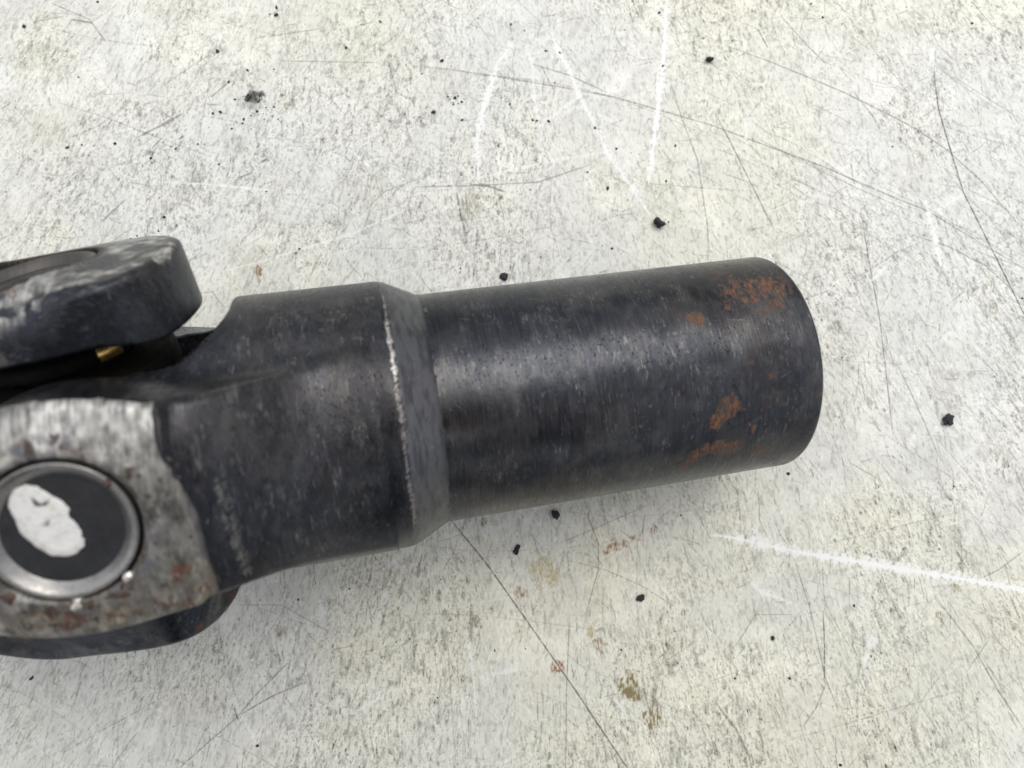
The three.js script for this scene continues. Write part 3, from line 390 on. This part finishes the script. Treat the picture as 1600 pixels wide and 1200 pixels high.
// its skin unfolded: each ear's face lies flat and its sides fold out from the edge, the second ear 90 mm along
const farUV = (x, y, z) => {
  if (Math.hypot(x, y) < 10.4 && Math.abs(z) > 19) return [0.01 + 0.02 * (Math.abs(z) - 20) / 15, 0.02 + 0.0008 * (x + y)];      // bore walls: the greasy patch in the corner
  const d = Math.max(0, (z > 0 ? 32.6 : 30.4) - Math.abs(z)), t = x > 0 ? Math.hypot(x / 462, y / 225) || 1 : 1, ox = x > 0 ? x / 462 / t : 0, oy = x > 0 ? y / 225 / t : Math.sign(y);
  return [(x + ox * d + 60) / 100, (y + oy * d + (z < 0 ? 90 : 0) + 45) / 180];
};
function farMaterial() {
  const p = new Paint(1024, 1536, -60, -45, 40, 135);
  p.fill((x, y, o) => {
    oxideLayer(y * 0.9 + 300, x, o, 5); o.c[0] *= 0.9; o.c[1] *= 0.95;
    const v = y > 45 ? y - 90 : y, edge = x > 0 ? Math.hypot(x / 21.5, v / 15) : Math.abs(v) / 15, rag = 0.16 * (fbm(x * 0.35, y * 0.35, 3) - 0.5);
    const up = y > 45 ? 0.12 : 1, face = 1 - smooth(0.93, 1.03, edge + rag);                            // the machined face and its rubbed edge
    bareLayer(x + 40, y, o, 23, up * 0.75 * face * smooth(0.42, 0.62, fbm(x * 0.25, y * 0.2 + 40, 4)));
    const worn = smooth(0.86, 0.97, edge + rag) * (1 - smooth(1.04, 1.12 + (x < 6 && v < 0 ? 0.28 : 0), edge + rag * 1.5)) * smooth(0.36, 0.55, fbm(x * 0.5 + 8, y * 0.5, 3));
    bareLayer(x + 70, y, o, 31, up * 0.85 * worn);
  });
  p.area(-60, -45, -54, -34, (x, y, k) => p.over(k, 1, [0.03 * (0.6 + noise(x * 2, y * 2)), 0.024, 0.02], 0.5, 0.3));
  for (let k = 0; k < 60; k++) { const t = rr(-1.6, 1.6), e = rr(0.5, 1.05); rustAt(p, 21 * Math.cos(t) * e - (rnd() < 0.4 ? rr(0, 25) : 0), 15 * Math.sin(t) * e + (rnd() < 0.5 ? 90 : 0), rr(0.3, 1.3), rr(0.2, 0.6), 1, 1); }
  for (let k = 0; k < 500; k++) { const x = rr(-50, 38), y = rr(-45, 135); p.stroke([[x, y], [x + rr(-1.2, 1.2), y + rr(-1.2, 1.2)]], rr(0.08, 0.2), rr(0.15, 0.5), { c: [0.17, 0.17, 0.175], r: 0.5, m: 0.6, rag: 0.8, gap: 0.3 }); }
  for (let k = 0; k < 260; k++) p.blob(rr(-40, 38), rr(-45, 135), rr(0.3, 1.6), rr(0.15, 0.5), { c: rnd() < 0.55 ? [0.085, 0.085, 0.09] : [0.010, 0.010, 0.011], r: 0.55, m: 0.4, grain: 1 });
  for (let k = 0; k < 60; k++) p.blob(rr(-22, 2), rr(-28, -17), rr(0.4, 1.8), rr(0.2, 0.6), { c: [0.13, 0.125, 0.12], r: 0.6, m: 0.3, grain: 1 });
  const t = p.textures();
  return new THREE.MeshPhysicalMaterial({ map: t.map, roughnessMap: t.orm, metalnessMap: t.orm, roughness: 1, metalness: 1, bumpMap: t.bump, bumpScale: 0.0001 });
}
{
  const f = (x, y, z) => yokeField(-x, y, z, far);                              // x' along, y' across, z' along the pin
  const g = netMesh(f, [-62, -26, -35], [24, 26, 35], 0.55, farUV);
  const m = part('far_yoke', g, farMaterial(), joint, 'second dark yoke with rusty worn ears reaching across the joint');
  m.quaternion.setFromRotationMatrix(new THREE.Matrix4().makeBasis(farFrame.ax, farFrame.lat.clone().negate(), farFrame.pin)); m.position.copy(farFrame.at).multiplyScalar(MM);
}

// ---- cross, seals, bearing cups
function plainMaterial(c, r, m, size, bump, k) {
  const p = new Paint(size, size, 0, 0, 24, 24);
  p.fill((x, y, o) => { const a = fbm(x * 0.5 + k, y * 0.5, 4), b = noise(x * 3 + k, y * 3), d = fbm(x * 1.4, y * 1.4 + k, 3), L = 1 + 0.5 * (a - 0.5) + 0.25 * (b - 0.5); for (let q = 0; q < 3; q++) o.c[q] = c[q] * L; o.r = clamp(r + 0.25 * (d - 0.5)); o.m = m; o.z = 0.5 + 0.3 * (b - 0.5) + 0.3 * (d - 0.5); });
  const t = p.textures(); return new THREE.MeshPhysicalMaterial({ map: t.map, roughnessMap: t.orm, roughness: 1, metalness: m, bumpMap: t.bump, bumpScale: bump });
}
const cupDisc = plainMaterial([0.040, 0.042, 0.047], 0.44, 0.45, 256, 0.00003, 3), darkRim = plainMaterial([0.09, 0.085, 0.08], 0.45, 0.6, 256, 0.00006, 33), cupSteel = plainMaterial([0.30, 0.295, 0.29], 0.36, 0.85, 256, 0.00004, 9), grimy = plainMaterial([0.007, 0.006, 0.005], 0.8, 0, 256, 0.0002, 14), brass = plainMaterial([0.85, 0.60, 0.20], 0.3, 0.85, 256, 0.0001, 21);
// lathe about +y with [radius, height] in mm and uv in the material's 24 mm square
function turned(profile, segs = 96, from = 0, sweep = Math.PI * 2) {
  const g = new THREE.LatheGeometry(profile.map(([r, h]) => new THREE.Vector2(Math.max(r, 0.001) * MM, h * MM)), segs, from, sweep), P = g.attributes.position, U = g.attributes.uv;
  for (let i = 0; i < P.count; i++) U.setXY(i, P.getX(i) / MM / 24 + 0.5, P.getZ(i) / MM / 24 + 0.5 + P.getY(i) / MM / 24);
  return g;
}
const toward = (o, dir, at) => { o.quaternion.setFromUnitVectors(new THREE.Vector3(0, 1, 0), dir); o.position.copy(at).multiplyScalar(MM); return o; };
grimy.specularIntensity = 0.4;
const rimProfile = [], discProfile = [[0, -1.15], [2.4, -1.12], [2.7, -1.3], [6.6, -1.35], [7.1, -1.38]];
rimProfile.push([7.05, -1.45], [7.3, -1.2], [7.7, -0.72], [8.1, -0.36], [8.45, -0.12], [8.7, -0.06], [8.87, -0.14], [8.97, -0.35], [8.97, -2.2], [8.97, -9]);
const rimGeo = turned(rimProfile), discGeo = turned(discProfile), gapGeo = turned([[8.9, -2.1], [9.5, -1.7]]);
function bearingCup(dir, at, h, label, rim = darkRim) {
  const c = part('bearing_cup', discGeo, cupDisc, joint, label); toward(c, dir, at.clone().addScaledVector(dir, h));
  part('cup_rim', rimGeo, rim, c); part('retaining_ring', gapGeo, grimy, c);
  return c;
}
const hub = new THREE.Vector3(CROSS_X, 0, 0);
const nearCup = bearingCup(pinDir, hub, 32.9, 'dark bearing cup with bright rim and a dab of white paint', cupSteel);
bearingCup(pinDir.clone().negate(), hub, 32.9);
bearingCup(farFrame.pin, farFrame.at, 30.9); bearingCup(farFrame.pin.clone().negate(), farFrame.at, 30.2);
{
  const spiderGeo = turned([[0, -15], [9, -14.5], [14, -11], [16, -5], [16, 5], [14, 11], [9, 14.5], [0, 15]], 40);
  const sp = part('cross', spiderGeo, grimy, joint); toward(sp, pinDir, hub);
  const armGeo = turned([[8, 0], [8, 21], [0, 21]], 40), sealGeo = turned([[7.8, 17.6], [10.4, 17.8], [11.1, 18.4], [11.2, 19.6], [10.7, 20.5], [7.8, 20.8]], 64);
  for (const [d, at] of [[pinDir, hub], [pinDir.clone().negate(), hub], [farFrame.pin, farFrame.at], [farFrame.pin.clone().negate(), farFrame.at]]) { toward(part('trunnion', armGeo, grimy, joint), d, at); if (d === farFrame.pin) toward(part('dust_shield', turned([[7, 11], [13.5, 11.5], [14.6, 12.6], [14.6, 15.2], [13.8, 16], [9, 16.6]], 64), grimy, joint), d, at); const seal = toward(part('seal_ring', sealGeo, grimy, joint), d, at); if (d === farFrame.pin) { const q = new THREE.Vector3(0.75, 0, 0).addScaledVector(pinDir, 0.66).applyQuaternion(seal.quaternion.clone().invert()), ph = Math.atan2(q.x, q.z); part('bare_brass', turned([[10.8, 18.0], [11.16, 18.38], [11.26, 19.0], [11.24, 19.6], [10.9, 20.2]], 24, ph - 0.2, 0.34), brass, seal); } }
}
// white paint dab on the near cup: outline in mm across the cup (x along the tube, y across it)
{
  const ring = [[-5.2, -4.04], [-4.27, -5.96], [-2.11, -6.16], [-0.61, -4.91], [1.11, -2.92], [1.33, -1.6], [2.25, 0.29], [2.19, 1.58], [1.27, 3.15], [-0.29, 3.55], [-1.7, 3.28], [-3.2, 1.86], [-4.54, -0.12], [-4.85, -1.87]];
  const curve = new THREE.CatmullRomCurve3(ring.map(([x, y]) => new THREE.Vector3(x, y, 0)), true, 'centripetal').getPoints(140).slice(0, -1);
  const cen = [-1.5, -1.4], rows = 22, V = [], U = [], I = [], n = curve.length;
  const lift = (x, y, e) => (0.22 * Math.sqrt(clamp(1 - Math.pow(e, 6))) + 0.09 * (fbm(x * 1.6 + 5, y * 1.6, 3) - 0.5) * (1 - Math.pow(e, 8)) + 0.10 * Math.exp(-Math.pow((Math.hypot(x + 0.3, y - 0.2) - 2.5) / 0.35, 2)) * (1 - Math.pow(e, 8)));
  for (let k = 0; k <= rows; k++) for (let i = 0; i < n; i++) {
    const e = k / rows, jag = 1 + 0.05 * (noise(i * 0.35, 4) - 0.5) + 0.03 * (noise(i * 1.1, 9) - 0.5), x = cen[0] + (curve[i].x - cen[0]) * e * jag, y = cen[1] + (curve[i].y - cen[1]) * e * jag;
    V.push(x * MM, (lift(x, y, e) - 1.28) * MM, y * MM); U.push((x + 6.5) / 10, (y + 6.5) / 11);
    if (k < rows) { const a = k * n + i, b = k * n + (i + 1) % n; I.push(a, a + n, b, b, a + n, b + n); }
  }
  for (let i = 0; i < I.length; i += 3) [I[i + 1], I[i + 2]] = [I[i + 2], I[i + 1]];
  const g = new THREE.BufferGeometry(); g.setAttribute('position', new THREE.Float32BufferAttribute(V, 3)); g.setAttribute('uv', new THREE.Float32BufferAttribute(U, 2)); g.setIndex(I); g.computeVertexNormals();
  const p = new Paint(256, 256, -6.5, -6.5, 3.5, 4.5);
  p.fill((x, y, o) => { const a = fbm(x * 1.5, y * 1.5 + 4, 4), b = smooth(0.62, 0.8, noise(x * 2.1 + 3, y * 2.1)) * 0.10; o.c[0] = 0.80 + 0.08 * (a - 0.5) - b; o.c[1] = 0.80 + 0.08 * (a - 0.5) - b; o.c[2] = 0.79 + 0.06 * (a - 0.5) - b * 1.2; o.r = 0.5; o.m = 0; o.z = 0.5 + 0.5 * (a - 0.5); });
  const chip = { c: [0.06, 0.055, 0.05], r: 0.5, rag: 0.6, dz: -0.3 };
  p.stroke([[-2.4, -4.6], [-1.95, -3.6], [-1.3, -3.55], [-0.5, -4.0]], 0.42, 0.95, chip);
  p.blob(-1.5, -1.0, 0.45, 0.7, { c: [0.2, 0.18, 0.15], grain: 2 }); p.stroke([[-1.9, -0.75], [-1.1, -1.5]], 0.22, 0.8, chip);
  p.blob(-0.4, -2.9, 0.5, 0.35, { c: [0.5, 0.44, 0.3] }); p.blob(-3.6, -5.2, 0.3, 0.4, { c: [0.4, 0.38, 0.33] });
  const t = p.textures(THREE.ClampToEdgeWrapping), mat = new THREE.MeshPhysicalMaterial({ map: t.map, roughness: 0.55, bumpMap: t.bump, bumpScale: 0.00008 });
  const holder = part('paint_mark', g, mat, nearCup, 'dab of white paint with small dark chips');
  // turn so that its x lies along the tube
  const inv = nearCup.quaternion.clone().invert(), X = new THREE.Vector3(1, 0, 0).applyQuaternion(inv), Z = acrossDir.clone().applyQuaternion(inv), Y = new THREE.Vector3(0, 1, 0);
  holder.quaternion.setFromRotationMatrix(new THREE.Matrix4().makeBasis(X, Y, Z));
}
function lump(r, flat, id, detail = 2) {
  let g = new THREE.IcosahedronGeometry(1, detail); g.deleteAttribute('uv'); g.deleteAttribute('normal'); g = mergeVertices(g, 1e-4); const P = g.attributes.position;
  for (let i = 0; i < P.count; i++) { const x = P.getX(i), y = P.getY(i), z = P.getZ(i), k = 0.55 + 1.3 * (fbm(x * 1.5 + id * 3.1 + 20, y * 1.3 + z * 1.9 + 40, 4) - 0.2); P.setXYZ(i, x * r * k, y * r * flat * k, z * r * k * (0.8 + 0.4 * hash(id, 3))); }
  g.computeVertexNormals(); return g;
}
{ // staked metal burrs and grease round the near cup
  const chip = new THREE.MeshPhysicalMaterial({ color: new THREE.Color().setRGB(0.75, 0.73, 0.68), roughness: 0.35, metalness: 0.6 }), grease = new THREE.MeshPhysicalMaterial({ color: new THREE.Color().setRGB(0.06, 0.022, 0.014), roughness: 0.35 });
  for (const [x, y, r, m, nm] of [[6.34, 7.36, 0.75, chip, 'stake_burr'], [-0.31, 9.8, 0.85, chip, 'stake_burr'], [-7.23, 7.4, 0.7, grease, 'grease_smear'], [0.9, 10.4, 0.9, grease, 'grease_smear'], [5.6, 8.4, 0.7, grease, 'grease_smear'], [6.6, -5.4, 0.5, grease, 'grease_smear'], [3.2, 9.4, 0.6, grease, 'grease_smear']])
    part(nm, lump(r * MM, 0.7, Math.round(x * 10), 2), m, joint).position.copy(hub).addScaledVector(pinDir, Math.sqrt(34 * 34 - y * y) - 0.55).addScaledVector(new THREE.Vector3(1, 0, 0), x).addScaledVector(acrossDir, y).multiplyScalar(MM);
}

// ---------------------------------------------------------------- black grit lying on the bench
const gritMaterial = (() => { const p = new Paint(128, 128, 0, 0, 4, 4); p.fill((x, y, o) => { const a = fbm(x * 2, y * 2, 4); o.c[0] = 0.012 + 0.018 * a; o.c[1] = 0.012 + 0.017 * a; o.c[2] = 0.014 + 0.018 * a; o.r = 0.75; o.m = 0; o.z = a; }); const t = p.textures(); return new THREE.MeshPhysicalMaterial({ color: new THREE.Color().setRGB(0.018, 0.018, 0.02), roughness: 0.75, bumpMap: t.bump, bumpScale: 0.0002 }); })();
const CRUMB_LABELS = [
  ['largest black grit crumb, alone beyond the open end of the tube', 'crumb'], ['black crumb beside the lower edge of the tube, close to the metal'], ['round black crumb next to the other one below the yoke shoulder'], ['angular black crumb alone between the tube and the long white gouge'],
  ['ragged black crumb at the foot of a white scratch above the tube'], ['small black crumb beside the top of the long straight white scratch'], ['dark crumb touching the upper edge of the tube'],
];
const gritName = (() => { let n = 0; return () => (n++ ? 'grit_crumb_' + String(n - 1).padStart(3, '0') : 'grit_crumb'); })();
CRUMBS.forEach(([x, z, d], i) => {
  const flat = i < 7 ? 0.75 : 0.55, g = lump(d * (i < 7 ? 0.40 : 0.34) * MM, flat, i + 1, i < 7 ? 4 : 2); g.computeBoundingBox();
  const m = finish(new THREE.Mesh(g, gritMaterial)); m.name = gritName(); m.rotation.y = rr(0, 6.28); m.scale.set(rr(0.85, 1.35), i % 3 ? 1 : 0.6, rr(0.7, 1.1));
  m.position.set(x * MM, -g.boundingBox.min.y * m.scale.y - 0.00002, z * MM);
  if (CRUMB_LABELS[i]) tag(m, CRUMB_LABELS[i][0], 'grit crumb', 'loose grit crumbs on the bench'); else tag(m, 'tiny black grit crumb, one of the scatter over the bench', 'grit crumb', 'tiny grit crumbs scattered over the bench');
  scene.add(m);
});
{
  const n = 300, im = new THREE.InstancedMesh(lump(0.0002, 0.6, 77, 1), gritMaterial, n), M = new THREE.Matrix4(), q = new THREE.Quaternion(), up = new THREE.Vector3(0, 1, 0);
  for (let i = 0; i < n; i++) {
    let x, z; const c = rnd();
    if (c < 0.10) { x = -13 + rr(-4, 4) * rnd(); z = -66 + rr(-3.5, 3.5) * rnd(); } else if (c < 0.2) { x = -60 + rr(-12, 10) * rnd(); z = -62 + rr(-9, 9) * rnd(); } else if (c < 0.34) { x = -59 + rr(-3, 3) * rnd(); z = -66 + rr(-1.6, 1.8) * rnd(); } else if (c < 0.7) { x = rr(-118, 45); z = rr(-92, -25); } else { x = rr(-118, 118); z = rr(-92, 82); }
    const s = 0.4 + 1.2 * Math.pow(rnd(), 3); q.setFromAxisAngle(up, rr(0, 6.28));
    M.compose(new THREE.Vector3(x * MM, 0.00006 * s, z * MM), q, new THREE.Vector3(s, s, s * rr(0.7, 1.5))); im.setMatrixAt(i, M);
  }
  finish(im).name = 'fine_grit'; im.userData = { kind: 'stuff', label: 'fine black dust specks strewn over the pale bench', category: 'grit' }; scene.add(im);
}

// ---------------------------------------------------------------- who takes the picture: a person leaning over the bench with a phone, mirrored as the dark band along the tube
{
  const phone = new THREE.Group(); phone.name = 'phone'; phone.position.set(-0.03, 0.197, 0.052); phone.rotation.x = PITCH;
  tag(phone, 'black phone held flat above the joint by the person at the bench', 'phone'); scene.add(phone);
  const slab = (w, d, h, r) => { const s = new THREE.Shape(), x = w / 2, y = d / 2; s.moveTo(-x + r, -y); s.lineTo(x - r, -y); s.absarc(x - r, -y + r, r, -Math.PI / 2, 0); s.lineTo(x, y - r); s.absarc(x - r, y - r, r, 0, Math.PI / 2); s.lineTo(-x + r, y); s.absarc(-x + r, y - r, r, Math.PI / 2, Math.PI); s.lineTo(-x, -y + r); s.absarc(-x + r, -y + r, r, Math.PI, 1.5 * Math.PI); const g = new THREE.ExtrudeGeometry(s, { depth: h, bevelEnabled: true, bevelSize: 0.001, bevelThickness: 0.001, bevelSegments: 3, curveSegments: 12 }); g.rotateX(-Math.PI / 2); return g; };
  const black = new THREE.MeshPhysicalMaterial({ color: new THREE.Color().setRGB(0.015, 0.015, 0.017), roughness: 0.4 }), glass = new THREE.MeshPhysicalMaterial({ color: new THREE.Color().setRGB(0.006, 0.006, 0.007), roughness: 0.08 });
  part('body', slab(0.146, 0.072, 0.007, 0.011), black, phone);
  const hump = part('camera_bump', slab(0.036, 0.036, 0.002, 0.009), black, phone); hump.position.set(-0.05, -0.003, -0.014);
  for (const [x, z] of [[-0.059, -0.022], [-0.059, -0.006], [-0.042, -0.014]]) { const l = part('lens', new THREE.CylinderGeometry(0.0062, 0.0062, 0.002, 32), glass, phone); l.position.set(x, -0.0045, z); }
  part('screen', slab(0.138, 0.064, 0.0003, 0.009), glass, phone).position.y = 0.0082;

  // body as tapered capsules joined smoothly; joints in metres
  const cap = (p, a, b, ra, rb) => { const bx = b[0] - a[0], by = b[1] - a[1], bz = b[2] - a[2], px = p[0] - a[0], py = p[1] - a[1], pz = p[2] - a[2], h = clamp((px * bx + py * by + pz * bz) / (bx * bx + by * by + bz * bz)); return Math.hypot(px - bx * h, py - by * h, pz - bz * h) - mix(ra, rb, h); };
  const bones = [
    [[-0.05, 0.10, 0.63], [0.05, 0.10, 0.63], 0.145, 0.145], [[0, 0.10, 0.63], [0, 0.30, 0.61], 0.15, 0.15], [[-0.06, 0.32, 0.61], [-0.09, 0.52, 0.55], 0.12, 0.10], [[0.06, 0.32, 0.61], [0.09, 0.52, 0.55], 0.12, 0.10], [[-0.15, 0.56, 0.54], [0.15, 0.56, 0.54], 0.072, 0.072], [[0, 0.57, 0.53], [0, 0.655, 0.485], 0.062, 0.056],
  ];
  for (const s of [-1, 1]) bones.push([[s * 0.09, 0.04, 0.63], [s * 0.11, -0.40, 0.61], 0.09, 0.062], [[s * 0.11, -0.40, 0.61], [s * 0.115, -0.80, 0.65], 0.062, 0.042], [[s * 0.115, -0.85, 0.66], [s * 0.13, -0.865, 0.48], 0.045, 0.036],
    [[s * 0.19, 0.555, 0.54], [s * 0.25, 0.31, 0.39], 0.06, 0.048], [[s * 0.25, 0.31, 0.39], [s * 0.148 - 0.03, 0.228, 0.135], 0.048, 0.034]);
  const SHIFT = 0, body = (x, y, z) => { const p = [x - SHIFT, y, z]; let d = 9; for (const [a, b, ra, rb] of bones) d = smin(d, cap(p, a, b, ra, rb), 0.05); return d; };
  // head: tilted forward, face towards the bench
  const hc = new THREE.Vector3(0, 0.735, 0.43), hq = new THREE.Quaternion().setFromAxisAngle(new THREE.Vector3(1, 0, 0), -0.75), inv = hq.clone().invert(), tmp = new THREE.Vector3();
  const head = (x, y, z) => {
    tmp.set(x, y, z).sub(hc).applyQuaternion(inv); const q = [tmp.x, tmp.y, -tmp.z], ell = (c, r) => (Math.hypot((q[0] - c[0]) / r[0], (q[1] - c[1]) / r[1], (q[2] - c[2]) / r[2]) - 1) * Math.min(...r);
    let d = smin(ell([0, 0.03, -0.005], [0.076, 0.09, 0.096]), ell([0, -0.045, 0.03], [0.058, 0.07, 0.062]), 0.03);
    d = smin(d, cap(q, [0, 0.012, 0.09], [0, -0.022, 0.108], 0.009, 0.014), 0.012); d = smin(d, cap(q, [-0.02, -0.058, 0.086], [0.02, -0.058, 0.086], 0.008, 0.008), 0.01);
    for (const s of [-1, 1]) { d = smax(d, -cap(q, [s * 0.032, 0.01, 0.098], [s * 0.036, 0.01, 0.098], 0.013, 0.013), 0.012); d = smin(d, cap(q, [s * 0.032, 0.01, 0.08], [s * 0.033, 0.01, 0.08], 0.012, 0.012), 0.004); d = smin(d, cap(q, [s * 0.077, 0.02, -0.012], [s * 0.074, -0.025, -0.002], 0.013, 0.009), 0.008); }
    return smin(d, cap([x, y, z], [0, 0.63, 0.50], [0, 0.69, 0.465], 0.056, 0.054), 0.03);
  };
  // a hand at each short end of the phone: palm outside, fingers under, thumb over
  const hand = (s) => {
    const X = (u) => -0.03 + s * u, c = [];
    c.push([[X(0.145), 0.225, 0.115], [X(0.112), 0.206, 0.085], 0.029, 0.02], [[X(0.112), 0.206, 0.085], [X(0.102), 0.206, 0.045], 0.02, 0.016]);
    [[0.025, 0.048], [0.045, 0.052], [0.064, 0.048], [0.08, 0.038]].forEach(([z, len]) => { c.push([[X(0.104), 0.204, z + 0.008], [X(0.096), 0.186, z], 0.0105, 0.0092], [[X(0.096), 0.186, z], [X(0.096 - len * 0.45), 0.181, z - 0.003], 0.0092, 0.0085], [[X(0.096 - len * 0.45), 0.181, z - 0.003], [X(0.096 - len * 0.8), 0.184, z - 0.005], 0.0085, 0.0072]); });
    c.push([[X(0.118), 0.214, 0.095], [X(0.098), 0.224, 0.075], 0.015, 0.0115], [[X(0.098), 0.224, 0.075], [X(0.066), 0.219, 0.058], 0.0115, 0.0088]);
    return (x, y, z) => { let d = 9; for (const [a, b, ra, rb] of c) d = smin(d, cap([x, y, z], a, b, ra, rb), 0.006); return d; };
  };
  const K = 1000, grid = (f, lo, hi, cell) => netMesh((x, y, z) => f(x / K, y / K, z / K) * K, lo.map((q) => q * K), hi.map((q) => q * K), cell * K, () => [0, 0]);
  const pieces = [grid(body, [-0.37, -0.93, 0.06], [0.37, 0.70, 0.90], 0.013), grid(head, [-0.11, 0.58, 0.26], [0.11, 0.90, 0.59], 0.005)];
  for (const s of [-1, 1]) pieces.push(grid(hand(s), [s > 0 ? 0.01 : -0.22, 0.165, 0.005], [s > 0 ? 0.16 : -0.07, 0.265, 0.155], 0.003));
  const pos = [], nor = [], col = [], idx = []; let base = 0;
  pieces.forEach((g, w) => {
    const P = g.attributes.position, N = g.attributes.normal;
    for (let i = 0; i < P.count; i++) {
      const x = P.getX(i), y = P.getY(i), z = P.getZ(i); pos.push(x, y, z); nor.push(N.getX(i), N.getY(i), N.getZ(i));
      col.push(...(w > 0 ? [0.38, 0.22, 0.15] : y < -0.79 ? [0.03, 0.025, 0.02] : y < 0.08 ? [0.035, 0.042, 0.06] : y > 0.65 && Math.abs(x - SHIFT) < 0.075 ? [0.38, 0.22, 0.15] : [0.022, 0.023, 0.028]));
    }
    for (const i of g.index.array) idx.push(i + base); base += P.count;
  });
  const g = new THREE.BufferGeometry(); g.setAttribute('position', new THREE.Float32BufferAttribute(pos, 3)); g.setAttribute('normal', new THREE.Float32BufferAttribute(nor, 3)); g.setAttribute('color', new THREE.Float32BufferAttribute(col, 3)); g.setIndex(idx);
  const person = finish(new THREE.Mesh(g, new THREE.MeshPhysicalMaterial({ vertexColors: true, roughness: 0.85 }))); person.name = 'person';
  tag(person, 'person in a dark jacket leaning over the bench, holding a phone in both hands', 'person'); scene.add(person);
  const hairField = (x, y, z) => { tmp.set(x, y, z).sub(hc).applyQuaternion(inv); const a = tmp.x, b = tmp.y, c = -tmp.z; return Math.max((Math.hypot(a / 0.082, (b - 0.032) / 0.097, (c + 0.008) / 0.103) - 1) * 0.082, 0.035 * smooth(-0.03, 0.08, c) - b - 0.01 + c * 0.45); };
  part('hair', grid(hairField, [-0.11, 0.58, 0.26], [0.11, 0.92, 0.61], 0.006), new THREE.MeshPhysicalMaterial({ color: new THREE.Color().setRGB(0.02, 0.014, 0.01), roughness: 0.7 }), person);
}

renderer.render(scene, camera);
